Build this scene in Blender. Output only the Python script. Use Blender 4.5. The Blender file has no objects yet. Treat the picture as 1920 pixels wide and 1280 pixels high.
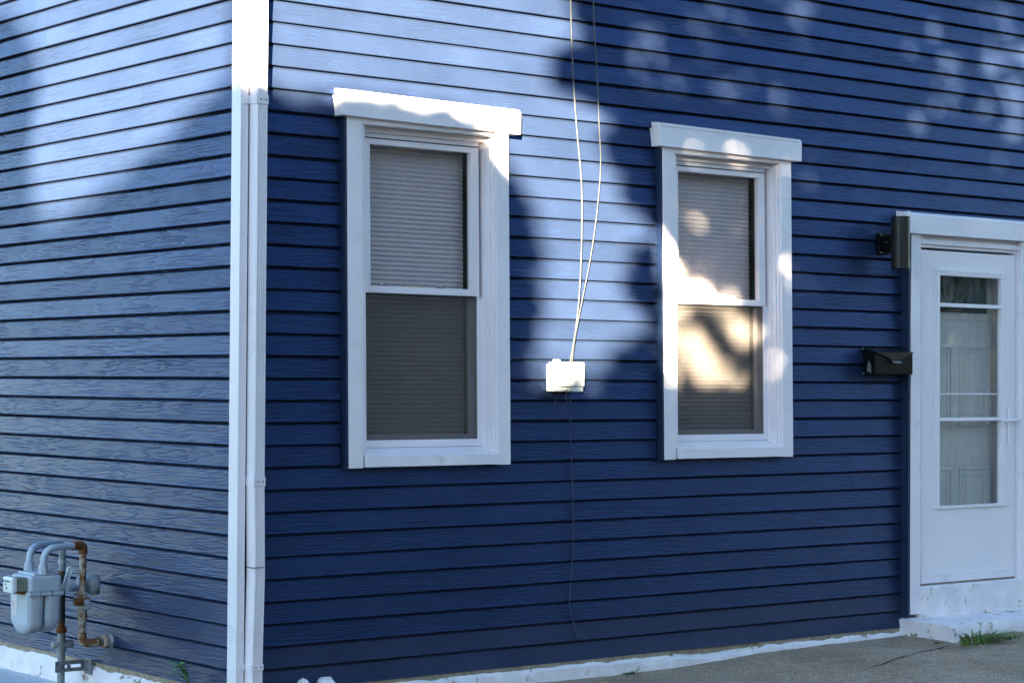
import bpy, bmesh, math, random
import numpy as np
from mathutils import Vector, Matrix, noise
random.seed(7)
C = bpy.context.scene.collection
SC = bpy.context.scene
rad = math.radians

# ------------------------------------------------------------------ camera
CAMPOS = Vector((-4.99374, -8.24438, 1.50289))
YAW, PITCH, ROLL, FPX = 0.898971, 0.0186173, 0.0061418, 3983.98
Fv = Vector((math.cos(YAW)*math.cos(PITCH), math.sin(YAW)*math.cos(PITCH), math.sin(PITCH)))
_r = Vector((math.sin(YAW), -math.cos(YAW), 0)); _u = _r.cross(Fv)
Rv = _r*math.cos(ROLL) + _u*math.sin(ROLL)
Uv = -_r*math.sin(ROLL) + _u*math.cos(ROLL)
cd = bpy.data.cameras.new('camera'); cam = bpy.data.objects.new('camera', cd); C.objects.link(cam)
cd.sensor_width = 36; cd.lens = FPX/1920*36; cd.clip_start = 0.05; cd.clip_end = 3000
M = Matrix((Rv, Uv, -Fv)).transposed().to_4x4(); M.translation = CAMPOS
cam.matrix_world = M
SC.camera = cam

# ------------------------------------------------------------------ sky, sun, exposure
SUN_EL, SUN_AZ = rad(9.0), rad(43.0)            # azimuth from the front wall's normal towards the side wall
SUN = Vector((-math.sin(SUN_AZ)*math.cos(SUN_EL), -math.cos(SUN_AZ)*math.cos(SUN_EL), math.sin(SUN_EL)))
w = bpy.data.worlds.new('World'); SC.world = w; w.use_nodes = True
wn = w.node_tree.nodes; wl = w.node_tree.links
sky = wn.new('ShaderNodeTexSky'); sky.sky_type = 'NISHITA'; sky.sun_disc = False
sky.sun_elevation = SUN_EL; sky.sun_rotation = math.atan2(SUN.x, SUN.y) % (2*math.pi)
sky.air_density = 1.0; sky.dust_density = 0.15; sky.ozone_density = 2.5
wl.new(sky.outputs[0], wn['Background'].inputs[0]); wn['Background'].inputs[1].default_value = 0.05
sl = bpy.data.lights.new('sun', 'SUN'); so = bpy.data.objects.new('sun', sl); C.objects.link(so)
sl.energy = 5.0; sl.angle = rad(0.53); sl.color = (1.0, 0.875, 0.60)
so.rotation_euler = SUN.to_track_quat('Z', 'Y').to_euler(); so.location = SUN*40
SC.view_settings.view_transform = 'Standard'; SC.view_settings.look = 'None'
SC.view_settings.exposure = 4.32; SC.view_settings.gamma = 1.0
SC.view_settings.use_curve_mapping = False
SC.render.engine = 'CYCLES'
SC.cycles.max_bounces = 8; SC.cycles.transparent_max_bounces = 12

# ------------------------------------------------------------------ pixel -> place
def ray(px, py): return Fv*FPX + Rv*(px-960) - Uv*(py-640)
def onR(px, py, Y=0.0):                           # on a plane parallel to the front wall
    d = ray(px, py); return CAMPOS + d*((Y-CAMPOS.y)/d.y)
def onL(px, py, X=0.0):                           # on a plane parallel to the side wall
    d = ray(px, py); return CAMPOS + d*((X-CAMPOS.x)/d.x)
def onG(px, py, z=0.0):
    d = ray(px, py); return CAMPOS + d*((z-CAMPOS.z)/d.z)

# ------------------------------------------------------------------ materials
MATS = {}
def nodes_of(m):
    m.use_nodes = True; return m.node_tree.nodes, m.node_tree.links
def pm(name, base, rough=0.5, spec=0.5, var=0.12, vscale=6.0, bump=0.0, bscale=60.0, metal=0.0, stain=None, sscale=3.0, sthr=0.6, swid=.08, stretch=(1,1,1)):
    m = bpy.data.materials.new(name); N, L = nodes_of(m); b = N['Principled BSDF']
    tc = N.new('ShaderNodeTexCoord'); mp = N.new('ShaderNodeMapping'); mp.inputs['Scale'].default_value = stretch
    L.new(tc.outputs['Object'], mp.inputs[0])
    nz = N.new('ShaderNodeTexNoise'); nz.inputs['Scale'].default_value = vscale; nz.inputs['Detail'].default_value = 6
    L.new(mp.outputs[0], nz.inputs['Vector'])
    mr = N.new('ShaderNodeMapRange'); mr.inputs[1].default_value = .3; mr.inputs[2].default_value = .7
    mr.inputs[3].default_value = 1-var; mr.inputs[4].default_value = 1+var*.6
    L.new(nz.outputs[0], mr.inputs[0])
    mul = N.new('ShaderNodeVectorMath'); mul.operation = 'SCALE'; mul.inputs[0].default_value = base[:3]
    L.new(mr.outputs[0], mul.inputs['Scale'])
    col = mul.outputs[0]
    if stain:
        n2 = N.new('ShaderNodeTexNoise'); n2.inputs['Scale'].default_value = sscale; n2.inputs['Detail'].default_value = 8; n2.inputs['Roughness'].default_value = .65
        L.new(mp.outputs[0], n2.inputs['Vector'])
        r2 = N.new('ShaderNodeMapRange'); r2.inputs[1].default_value = sthr-swid; r2.inputs[2].default_value = sthr+swid
        L.new(n2.outputs[0], r2.inputs[0])
        mx = N.new('ShaderNodeMix'); mx.data_type = 'RGBA'
        L.new(r2.outputs[0], mx.inputs[0]); L.new(col, mx.inputs[6]); mx.inputs[7].default_value = (*stain, 1)
        col = mx.outputs[2]
    L.new(col, b.inputs['Base Color'])
    rr = N.new('ShaderNodeMapRange'); rr.inputs[1].default_value = .3; rr.inputs[2].default_value = .7
    rr.inputs[3].default_value = max(.02, rough-.08); rr.inputs[4].default_value = min(1, rough+.08)
    L.new(nz.outputs[0], rr.inputs[0]); L.new(rr.outputs[0], b.inputs['Roughness'])
    b.inputs['Specular IOR Level'].default_value = spec; b.inputs['Metallic'].default_value = metal
    if bump:
        n3 = N.new('ShaderNodeTexNoise'); n3.inputs['Scale'].default_value = bscale; n3.inputs['Detail'].default_value = 5
        L.new(mp.outputs[0], n3.inputs['Vector'])
        bp = N.new('ShaderNodeBump'); bp.inputs['Strength'].default_value = 1.0; bp.inputs['Distance'].default_value = bump
        L.new(n3.outputs[0], bp.inputs['Height']); L.new(bp.outputs[0], b.inputs['Normal'])
    MATS[name] = m; return m

def siding(name, base, grain_depth, sx, sz, freq, rough, spec):
    """painted siding with an embossed cathedral grain: contour lines of a stretched noise"""
    m = bpy.data.materials.new(name); N, L = nodes_of(m); b = N['Principled BSDF']
    tc = N.new('ShaderNodeTexCoord'); oi = N.new('ShaderNodeObjectInfo')
    k = N.new('ShaderNodeMath'); k.operation = 'MULTIPLY'; k.inputs[1].default_value = 37.0; L.new(oi.outputs['Random'], k.inputs[0])
    cx = N.new('ShaderNodeCombineXYZ'); L.new(k.outputs[0], cx.inputs[0]); L.new(k.outputs[0], cx.inputs[1])
    ad = N.new('ShaderNodeVectorMath'); L.new(tc.outputs['Object'], ad.inputs[0]); L.new(cx.outputs[0], ad.inputs[1])
    mp = N.new('ShaderNodeMapping'); mp.inputs['Scale'].default_value = (sx, 1, sz); L.new(ad.outputs[0], mp.inputs[0])
    nz = N.new('ShaderNodeTexNoise'); nz.inputs['Scale'].default_value = 1.0; nz.inputs['Detail'].default_value = 2.0; nz.inputs['Roughness'].default_value = .42
    L.new(mp.outputs[0], nz.inputs['Vector'])
    f = N.new('ShaderNodeMath'); f.operation = 'MULTIPLY'; f.inputs[1].default_value = freq; L.new(nz.outputs[0], f.inputs[0])
    s = N.new('ShaderNodeMath'); s.operation = 'SINE'; L.new(f.outputs[0], s.inputs[0])
    a = N.new('ShaderNodeMath'); a.operation = 'ABSOLUTE'; L.new(s.outputs[0], a.inputs[0])
    p = N.new('ShaderNodeMath'); p.operation = 'POWER'; p.inputs[1].default_value = .55; L.new(a.outputs[0], p.inputs[0])
    # grain is deeper in places
    n4 = N.new('ShaderNodeTexNoise'); n4.inputs['Scale'].default_value = 3.5; L.new(ad.outputs[0], n4.inputs['Vector'])
    r4 = N.new('ShaderNodeMapRange'); r4.inputs[1].default_value = .35; r4.inputs[2].default_value = .6; r4.inputs[3].default_value = .35; r4.inputs[4].default_value = 1.0
    L.new(n4.outputs[0], r4.inputs[0])
    h = N.new('ShaderNodeMath'); h.operation = 'MULTIPLY'; L.new(p.outputs[0], h.inputs[0]); L.new(r4.outputs[0], h.inputs[1])
    bp = N.new('ShaderNodeBump'); bp.inputs['Strength'].default_value = 1.0; bp.inputs['Distance'].default_value = grain_depth
    L.new(h.outputs[0], bp.inputs['Height']); L.new(bp.outputs[0], b.inputs['Normal'])
    # faint dust and per-board variation
    n5 = N.new('ShaderNodeTexNoise'); n5.inputs['Scale'].default_value = 2.2; n5.inputs['Detail'].default_value = 6
    L.new(ad.outputs[0], n5.inputs['Vector'])
    r5 = N.new('ShaderNodeMapRange'); r5.inputs[1].default_value = .3; r5.inputs[2].default_value = .7; r5.inputs[3].default_value = .82; r5.inputs[4].default_value = 1.14
    L.new(n5.outputs[0], r5.inputs[0])
    r6 = N.new('ShaderNodeMapRange'); r6.inputs[3].default_value = .93; r6.inputs[4].default_value = 1.07; L.new(oi.outputs['Random'], r6.inputs[0])
    mm = N.new('ShaderNodeMath'); mm.operation = 'MULTIPLY'; L.new(r5.outputs[0], mm.inputs[0]); L.new(r6.outputs[0], mm.inputs[1])
    mul = N.new('ShaderNodeVectorMath'); mul.operation = 'SCALE'; mul.inputs[0].default_value = base; L.new(mm.outputs[0], mul.inputs['Scale'])
    L.new(mul.outputs[0], b.inputs['Base Color'])
    b.inputs['Roughness'].default_value = rough; b.inputs['Specular IOR Level'].default_value = spec; b.inputs['IOR'].default_value = 1.5; b.inputs['Specular Tint'].default_value = (.08, .27, 1.0, 1)
    MATS[name] = m; return m

BLUE = (0.0165, 0.0258, 0.056)
siding('siding_fine', BLUE, .0013, 1.9, 29, 25, .34, .85)
siding('siding_coarse', tuple(c*.95 for c in BLUE), .0018, 2.4, 29, 21, .37, .68)
siding('siding_dusty', (.025, .030, .050), .0009, 2.0, 30, 22, .5, .6)
pm('blue_trim', (.010, .022, .060), .45, var=.1)
pm('white_paint', (.83, .755, .79), .42, var=.06, vscale=5, bump=.0004, bscale=90, stain=(.60, .55, .54), sscale=8, sthr=.70, swid=.10)
pm('white_vinyl', (.84, .765, .80), .35, var=.02, vscale=3)
pm('white_aluminium', (.81, .745, .785), .32, var=.04, vscale=4, stain=(.5, .48, .45), sscale=14, sthr=.82, swid=.05)
pm('white_masonry', (.79, .725, .74), .75, .3, var=.12, vscale=9, bump=.006, bscale=35, stain=(.26, .20, .14), sscale=11, sthr=.63, swid=.03)
pm('bare_masonry', (.33, .27, .20), .9, .2, var=.35, vscale=30, bump=.006, bscale=80)
pm('sheathing', (.02, .025, .04), .9, .1)
pm('dark_room', (.03, .028, .025), .9, .1)
pm('shade_cloth', (.66, .62, .64), .85, .1, var=.06, vscale=3)
pm('black_metal', (.004, .004, .0045), .45, .12, var=.2, vscale=30)
pm('bronze_metal', (.016, .0145, .0135), .45, .35, var=.2, vscale=20)
pm('lid_metal', (.006, .008, .011), .35, .3, var=.2, vscale=20)
pm('latch_dark', (.03, .03, .03), .5)
pm('box_plastic', (.58, .58, .555), .5, .4, var=.04, vscale=12)
pm('cable_white', (.040, .044, .050), .5, .4, var=.08, vscale=20)
pm('cable_blue', (.022, .034, .08), .5, .4)
pm('cable_grey', (.07, .068, .066), .6, .3)
pm('meter_grey', (.43, .48, .54), .5, .4, var=.12, vscale=14, stain=(.30, .25, .2), sscale=18, sthr=.72, swid=.05)
pm('pipe_grey', (.25, .28, .29), .5, .4, var=.2, vscale=20)
pm('pipe_dark', (.035, .038, .038), .55, .4, var=.2, vscale=20)
pm('rusty_cream', (.50, .45, .36), .6, .3, var=.15, vscale=25, stain=(.20, .075, .02), sscale=20, sthr=.50, swid=.06, bump=.001, bscale=120)
pm('rust', (.20, .075, .025), .85, .2, var=.4, vscale=45, bump=.0015, bscale=150, stain=(.30, .20, .10), sscale=25, sthr=.62, swid=.06)
pm('galvanised', (.20, .21, .22), .45, .5, var=.15, vscale=30, metal=.3)
pm('dial_white', (.72, .76, .74), .35, .5, var=.03)
pm('dial_box', (.20, .21, .17), .35, .5, var=.25, vscale=30)
pm('ink', (.03, .03, .03), .6)
pm('sticker', (.62, .60, .58), .5, .4, var=.08, vscale=40, stain=(.45, .12, .10), sscale=55, sthr=.6, swid=.05)
pm('muntin_brown', (.05, .043, .036), .6)
pm('tan_latch', (.62, .50, .28), .6)
pm('gasket', (.03, .03, .03), .8, .2)
pm('fascia_tan', (.42, .36, .28), .7)

def glass_mat(name, tint=(.97, .955, .955), rough=0.02, dirt=0.0):
    m = bpy.data.materials.new(name); N, L = nodes_of(m); N.remove(N['Principled BSDF'])
    out = N['Material Output']
    tr = N.new('ShaderNodeBsdfTransparent'); tr.inputs[0].default_value = (*tint, 1)
    gl = N.new('ShaderNodeBsdfGlossy'); gl.inputs['Roughness'].default_value = rough
    lw = N.new('ShaderNodeLayerWeight'); lw.inputs[0].default_value = .5
    pw = N.new('ShaderNodeMath'); pw.operation = 'POWER'; pw.inputs[1].default_value = 5; L.new(lw.outputs['Facing'], pw.inputs[0])
    fr = N.new('ShaderNodeMath'); fr.operation = 'MULTIPLY_ADD'; fr.inputs[1].default_value = .92; fr.inputs[2].default_value = .045; L.new(pw.outputs[0], fr.inputs[0])
    mx = N.new('ShaderNodeMixShader'); L.new(fr.outputs[0], mx.inputs[0]); L.new(tr.outputs[0], mx.inputs[1]); L.new(gl.outputs[0], mx.inputs[2])
    o = mx.outputs[0]
    if dirt:
        df = N.new('ShaderNodeBsdfDiffuse'); df.inputs[0].default_value = (.55, .55, .53, 1)
        tc = N.new('ShaderNodeTexCoord'); mp = N.new('ShaderNodeMapping'); mp.inputs['Scale'].default_value = (30, 30, 4)
        L.new(tc.outputs['Object'], mp.inputs[0])
        nz = N.new('ShaderNodeTexNoise'); nz.inputs['Scale'].default_value = 1; nz.inputs['Detail'].default_value = 6; L.new(mp.outputs[0], nz.inputs['Vector'])
        r = N.new('ShaderNodeMapRange'); r.inputs[1].default_value = .4; r.inputs[2].default_value = .75; r.inputs[3].default_value = dirt*.4; r.inputs[4].default_value = dirt*1.6
        L.new(nz.outputs[0], r.inputs[0])
        m2 = N.new('ShaderNodeMixShader'); L.new(r.outputs[0], m2.inputs[0]); L.new(o, m2.inputs[1]); L.new(df.outputs[0], m2.inputs[2]); o = m2.outputs[0]
    L.new(o, out.inputs[0]); MATS[name] = m; return m
glass_mat('window_glass', dirt=.02)
glass_mat('door_glass', (.90, .92, .89), .03, dirt=.06)
def screen_mat():
    m = bpy.data.materials.new('insect_screen'); N, L = nodes_of(m); N.remove(N['Principled BSDF'])
    tr = N.new('ShaderNodeBsdfTransparent'); df = N.new('ShaderNodeBsdfDiffuse'); df.inputs[0].default_value = (.115, .10, .09, 1)
    tc = N.new('ShaderNodeTexCoord'); mp = N.new('ShaderNodeMapping'); mp.inputs['Scale'].default_value = (55, 1, 7); L.new(tc.outputs['Object'], mp.inputs[0])
    nz = N.new('ShaderNodeTexNoise'); nz.inputs['Scale'].default_value = 1; nz.inputs['Detail'].default_value = 5; L.new(mp.outputs[0], nz.inputs['Vector'])
    r = N.new('ShaderNodeMapRange'); r.inputs[1].default_value = .3; r.inputs[2].default_value = .8; r.inputs[3].default_value = .40; r.inputs[4].default_value = .43; L.new(nz.outputs[0], r.inputs[0])
    mx = N.new('ShaderNodeMixShader'); L.new(r.outputs[0], mx.inputs[0]); L.new(tr.outputs[0], mx.inputs[1]); L.new(df.outputs[0], mx.inputs[2])
    L.new(mx.outputs[0], N['Material Output'].inputs[0]); MATS['insect_screen'] = m
screen_mat()

def pavement_mat():
    m = bpy.data.materials.new('weathered_concrete'); N, L = nodes_of(m); b = N['Principled BSDF']
    tc = N.new('ShaderNodeTexCoord')
    def nz(s, d=6, r=.6):
        n = N.new('ShaderNodeTexNoise'); n.inputs['Scale'].default_value = s; n.inputs['Detail'].default_value = d; n.inputs['Roughness'].default_value = r
        L.new(tc.outputs['Object'], n.inputs['Vector']); return n.outputs[0]
    big = nz(2.2); mid = nz(18); fine = nz(75, 6, .75)
    vo = N.new('ShaderNodeTexVoronoi'); vo.inputs['Scale'].default_value = 120; L.new(tc.outputs['Object'], vo.inputs['Vector'])
    r1 = N.new('ShaderNodeValToRGB'); e = r1.color_ramp.elements
    e[0].position = .3; e[0].color = (.31, .215, .145, 1); e[1].position = .72; e[1].color = (.60, .455, .34, 1)
    ad = N.new('ShaderNodeMath'); ad.operation = 'MULTIPLY_ADD'; ad.inputs[1].default_value = .55
    L.new(big, ad.inputs[0]); m2 = N.new('ShaderNodeMath'); m2.operation = 'MULTIPLY'; m2.inputs[1].default_value = .45; L.new(mid, m2.inputs[0]); L.new(m2.outputs[0], ad.inputs[2])
    L.new(ad.outputs[0], r1.inputs[0])
    sp = N.new('ShaderNodeMapRange'); sp.inputs[1].default_value = .3; sp.inputs[2].default_value = .75; sp.inputs[3].default_value = .25; sp.inputs[4].default_value = 2.1; L.new(fine, sp.inputs[0])
    mul = N.new('ShaderNodeVectorMath'); mul.operation = 'SCALE'; L.new(r1.outputs[0], mul.inputs[0]); L.new(sp.outputs[0], mul.inputs['Scale'])
    L.new(mul.outputs[0], b.inputs['Base Color']); b.inputs['Roughness'].default_value = .88; b.inputs['Specular IOR Level'].default_value = .25
    bp = N.new('ShaderNodeBump'); bp.inputs['Distance'].default_value = .012; L.new(vo.outputs[0], bp.inputs['Height'])
    b2 = N.new('ShaderNodeBump'); b2.inputs['Distance'].default_value = .01; L.new(mid, b2.inputs['Height']); L.new(bp.outputs[0], b2.inputs['Normal'])
    L.new(b2.outputs[0], b.inputs['Normal']); MATS['weathered_concrete'] = m
pavement_mat()
pm('crack_dark', (.04, .035, .03), .95, .1)
pm('pale_concrete', (.55, .56, .58), .8, .3, var=.12, vscale=8, bump=.002, bscale=60)
pm('earth', (.055, .055, .055), .95, .1, var=.4, vscale=.6)
pm('soil', (.07, .055, .04), .95, .1, var=.4, vscale=40, bump=.01, bscale=50)
def leaf_mat(name, c1, c2, trans=.25):
    m = bpy.data.materials.new(name); N, L = nodes_of(m); b = N['Principled BSDF']
    g = N.new('ShaderNodeNewGeometry'); mx = N.new('ShaderNodeMix'); mx.data_type = 'RGBA'
    mx.inputs[6].default_value = (*c1, 1); mx.inputs[7].default_value = (*c2, 1)
    L.new(g.outputs['Random Per Island'], mx.inputs[0]); L.new(mx.outputs[2], b.inputs['Base Color']); b.inputs['Roughness'].default_value = .55
    MATS[name] = m
leaf_mat('grass_blades', (.05, .13, .02), (.16, .22, .05))
leaf_mat('weed_leaves', (.04, .12, .035), (.08, .2, .05))
leaf_mat('tree_leaves', (.025, .045, .012), (.06, .075, .02))
pm('bark', (.09, .07, .05), .9, .1, var=.4, vscale=14, bump=.02, bscale=20, stretch=(4, 4, 1))
pm('far_brick', (.22, .11, .08), .85, .2, var=.2, vscale=3)
pm('far_siding', (.20, .19, .17), .8, .2, var=.1, vscale=2)
pm('far_roof', (.07, .065, .06), .85, .2, var=.3, vscale=5)
pm('far_glass', (.03, .04, .05), .1, .6)

# ------------------------------------------------------------------ geometry helpers
class MB:
    def __init__(s): s.v = []; s.f = []
    def add(s, vs, fs):
        n = len(s.v); s.v += [tuple(v) for v in vs]; s.f += [tuple(i+n for i in f) for f in fs]; return s
    def box(s, x0, x1, y0, y1, z0, z1):
        return s.add([(x, y, z) for x in (x0, x1) for y in (y0, y1) for z in (z0, z1)],
                     [(0, 1, 3, 2), (4, 6, 7, 5), (0, 4, 5, 1), (2, 3, 7, 6), (0, 2, 6, 4), (1, 5, 7, 3)])
    def prism(s, poly, a0, a1, axis='x'):
        """closed polygon in the two other axes, extruded along axis"""
        n = len(poly)
        def P(p, a): return (a, p[0], p[1]) if axis == 'x' else ((p[0], a, p[1]) if axis == 'y' else (p[0], p[1], a))
        vs = [P(p, a0) for p in poly] + [P(p, a1) for p in poly]
        return s.add(vs, [tuple(range(n))[::-1], tuple(range(n, 2*n))] + [(i, (i+1) % n, n+(i+1) % n, n+i) for i in range(n)])
    def tube(s, pts, r, seg=12, cap=True):
        pts = [Vector(p) for p in pts]; rs = r if isinstance(r, (list, tuple)) else [r]*len(pts)
        t = (pts[1]-pts[0]).normalized(); a = t.orthogonal().normalized(); rings = []
        for i, p in enumerate(pts):
            if i == 0: tt = (pts[1]-pts[0])
            elif i == len(pts)-1: tt = (pts[-1]-pts[-2])
            else: tt = (pts[i+1]-pts[i]).normalized() + (pts[i]-pts[i-1]).normalized()
            tt.normalize(); a = (a - tt*a.dot(tt)).normalized(); b = tt.cross(a)
            rings.append([p + (a*math.cos(2*math.pi*k/seg) + b*math.sin(2*math.pi*k/seg))*rs[i] for k in range(seg)])
        vs = [v for q in rings for v in q]; fs = []
        for i in range(len(pts)-1):
            for k in range(seg):
                k2 = (k+1) % seg; fs.append((i*seg+k, i*seg+k2, (i+1)*seg+k2, (i+1)*seg+k))
        if cap: fs += [tuple(range(seg))[::-1], tuple((len(pts)-1)*seg+k for k in range(seg))]
        return s.add(vs, fs)
    def build(s, name, mat, parent=None, smooth=False, bevel=0.0, fix=None):
        if fix: s.v = [fix(v) for v in s.v]
        me = bpy.data.meshes.new(name); me.from_pydata(s.v, [], s.f)
        bm = bmesh.new(); bm.from_mesh(me); bmesh.ops.recalc_face_normals(bm, faces=bm.faces[:])
        if bevel: bmesh.ops.bevel(bm, geom=bm.edges[:], offset=bevel, segments=2, affect='EDGES', profile=.6)
        bm.to_mesh(me); bm.free()
        o = bpy.data.objects.new(name, me); C.objects.link(o); me.materials.append(MATS[mat])
        if smooth:
            for p in me.polygons: p.use_smooth = True
            try: me.set_sharp_from_angle(angle=rad(40))
            except Exception: pass
        if parent: o.parent = parent
        return o
def bezier(pts, n=8):
    """smooth curve through points (Catmull-Rom)"""
    P = [Vector(p) for p in pts]; P = [P[0]*2-P[1]] + P + [P[-1]*2-P[-2]]; out = []
    for i in range(1, len(P)-2):
        for k in range(n):
            t = k/n; a, b, c, d = P[i-1:i+3]
            out.append(.5*((2*b) + (c-a)*t + (2*a-5*b+4*c-d)*t*t + (3*b-a-3*c+d)*t**3))
    out.append(P[-2]); return out
def elbow(a, b, c, r, n=8):
    """polyline a-b-c with its corner rounded to radius r"""
    a, b, c = Vector(a), Vector(b), Vector(c); p = b+(a-b).normalized()*r; q = b+(c-b).normalized()*r
    return [a] + [(1-t)**2*p + 2*t*(1-t)*b + t*t*q for t in [k/n for k in range(n+1)]] + [c]
def empty(name, loc=(0, 0, 0)):
    o = bpy.data.objects.new(name, None); C.objects.link(o); o.location = loc; o.empty_display_size = .1; return o
def tag(o, label=None, cat=None, group=None, kind=None):
    if label: o['label'] = label
    if cat: o['category'] = cat
    if group: o['group'] = group
    if kind: o['kind'] = kind
    return o
def adopt(root):
    """children were built in world coordinates: keep them there although the root stands at its base"""
    inv = Matrix.Translation(-Vector(root.location))
    for c in root.children: c.matrix_parent_inverse = inv

# ------------------------------------------------------------------ ground
def gz(x, y):
    t = min(max((x-2.5)/1.0, 0), 1); z = .036*t*t*(3-2*t)
    t = min(max((x-3.5)/1.0, 0), 1); z += .011*t
    t = min(max((.4-x)/.5, 0), 1); z -= .045*t*t*(3-2*t)
    return z - .012*min(max(-y-.1, 0), 6)
g = MB().add([(-900, -900, -.14), (900, -900, -.14), (900, 900, -.14), (-900, 900, -.14)], [(0, 1, 2, 3)]).build('ground', 'earth')
tag(g, kind='structure')
nx, ny = 110, 70
vs, fs = [], []
for i in range(nx+1):
    for j in range(ny+1):
        x = -3+12.5*i/nx; y = .06-2.6*(j/ny)**1.3
        vs.append((x, y, gz(x, y) + .006*noise.noise((x*2.2, y*2.2, 0)) + .0025*noise.noise((x*9, y*9, 3))))
for i in range(nx):
    for j in range(ny): fs.append((i*(ny+1)+j, (i+1)*(ny+1)+j, (i+1)*(ny+1)+j+1, i*(ny+1)+j+1))
pav = MB().add(vs, fs).build('pavement', 'weathered_concrete', smooth=True); tag(pav, kind='structure')
def crack(pix, w0):
    pts = []
    for k in range(len(pix)-1):
        a, b = pix[k], pix[k+1]
        for t in range(6):
            px = a[0]+(b[0]-a[0])*t/6; py = a[1]+(b[1]-a[1])*t/6 + random.uniform(-1.2, 1.2)
            p = onG(px, py, .03); p = onG(px, py, gz(p.x, p.y)); pts.append(p)
    m = MB(); ws = [w0*(.35+random.random()) for _ in pts]; vs = []
    for p, ww in zip(pts, ws):
        z = gz(p.x, p.y)+.0045+.006*noise.noise((p.x*2.2, p.y*2.2, 0))+.0025*noise.noise((p.x*9, p.y*9, 3))
        vs += [(p.x, p.y-ww, z), (p.x, p.y+ww, z)]
    m.add(vs, [(2*i, 2*i+2, 2*i+3, 2*i+1) for i in range(len(pts)-1)])
    o = m.build('crack', 'crack_dark', pav)
crack([(1780, 1211), (1720, 1224), (1660, 1244), (1610, 1258)], .006)
crack([(1575, 1254), (1600, 1258), (1650, 1266), (1720, 1276)], .005)
crack([(1450, 1228), (1480, 1236), (1510, 1246)], .004)
crack([(1260, 1256), (1330, 1262), (1400, 1274)], .003)
crack([(1720, 1224), (1760, 1236), (1830, 1246), (1919, 1262)], .003)
slab = MB().box(-1.6, -.015, 1.35, 3.6, -.2, -.045).build('concrete_slab', 'pale_concrete', bevel=.012); tag(slab, kind='structure')

# ------------------------------------------------------------------ the house
EX = 0.1016; Z0 = 0.09; NROW = 45; LIP = 0.016
house = empty('house'); tag(house, 'blue clapboard house with white trim seen at its corner', 'house')
# wall core behind the siding, with the openings left free
W1X, W2X, SH = 0.560, 2.550, 0.0160          # outer left casing edge of each window at z = 1.88; sideways lean
core = MB()
YC0, YC1 = .024, .16
ztop = Z0+NROW*EX+.05
for x0, x1 in ((.024, .62), (1.47, 2.61), (3.46, 4.60), (5.57, 9.0)): core.box(x0, x1, YC0, YC1, .05, ztop)
for x0, x1 in ((.62, 1.47), (2.61, 3.46)):
    core.box(x0, x1, YC0, YC1, .05, 1.13); core.box(x0, x1, YC0, YC1, 2.72, ztop)
core.box(4.60, 5.57, YC0, YC1, 2.42, ztop)
core.box(.024, .16, YC1, 7.0, .05, ztop)
core.build('wall', 'sheathing', house)
MB().box(.2, 9, .75, .8, 0, ztop).build('room_wall', 'dark_room', house)

board_cache = {}
def board_mesh(length, tilt, seed):
    N_ = max(2, min(9, int(length/.55)+1))
    key = (round(length, 3), tilt, seed)
    if key in board_cache: return board_cache[key]
    prof = [(LIP+.012, EX+.018), (LIP+.008, EX-.003), (LIP-.004+tilt, EX-.015), (0.0012, .006), (.0000, .0025), (.0016, 0.0), (LIP+.012, .0008)]
    vs, fs = [], []
    for i in range(N_+1):
        x = length*i/N_
        dy = .0018*noise.noise((x*1.7, seed*3.1, 0)); dz = .0022*noise.noise((x*1.1, seed*5.3, 9))
        for (y, z) in prof: vs.append((x, y+dy, z+dz))
    n = len(prof)
    for i in range(N_):
        for k in range(n-1): fs.append((i*n+k, i*n+k+1, (i+1)*n+k+1, (i+1)*n+k))
    fs.append(tuple(range(n))); fs.append(tuple(range(N_*n, N_*n+n))[::-1])
    me = bpy.data.meshes.new('clapboard'); me.from_pydata(vs, [], fs)
    bm = bmesh.new(); bm.from_mesh(me); bmesh.ops.recalc_face_normals(bm, faces=bm.faces[:]); bm.to_mesh(me); bm.free()
    board_cache[key] = me; return me
def clapboard(row, a, b, side, dy=0.0, dz=0.0):
    coarse = (row % 2 == 0)
    me = board_mesh(b-a, .0015 if coarse else -.0005, row+(50 if side == 'L' else 0))
    if not me.materials: me.materials.append(MATS['siding_dusty' if row < 2 and side == 'R' else 'siding_coarse' if coarse else 'siding_fine'])
    o = bpy.data.objects.new('clapboard', me); C.objects.link(o); o.parent = house
    z = Z0+row*EX+dz
    if side == 'R': o.location = (a, dy, z)
    else: o.location = (dy, b, z); o.rotation_euler = (0, 0, -math.pi/2)
    return o
XR = 8.2
joints = {0: [1.47, 2.79], 1: [1.47, 3.70], 5: [6.0], 24: [3.1], 28: [4.75], 29: [4.75], 32: [2.2], 33: [2.2], 14: [2.02], 15: [2.02], 7: [2.9], 8: [2.9]}
jr = random.Random(21)
for r2 in range(2, NROW, 2):
    for base in (jr.uniform(.3, 2.4), jr.uniform(3.0, 4.4), jr.uniform(5.6, 7.5)):
        if jr.random() < .22:
            for r in (r2, r2+1): joints.setdefault(r, []); joints[r] = sorted(joints[r]+[base])
for row in range(NROW):
    zb = Z0+row*EX; cuts = []
    if 10 <= row <= 25: cuts += [(W1X-.008, W1X+.975), (W2X-.008, W2X+.975)]
    if row <= 22: cuts += [(4.472, 5.60)]
    segs = []; s0 = .023
    for c0, c1 in cuts:
        segs.append((s0, c0)); s0 = c1
    segs.append((s0, XR))
    for a, b in segs:
        js = [j for j in joints.get(row, []) if a+.1 < j < b-.1]; s = a
        for q, j in enumerate(js):
            clapboard(row, s, j-.0012, 'R', -.0025 if q % 2 == 0 else 0); s = j+.0012
        clapboard(row, s, b, 'R', 0, random.uniform(-.001, .001) if row else 0)
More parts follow.
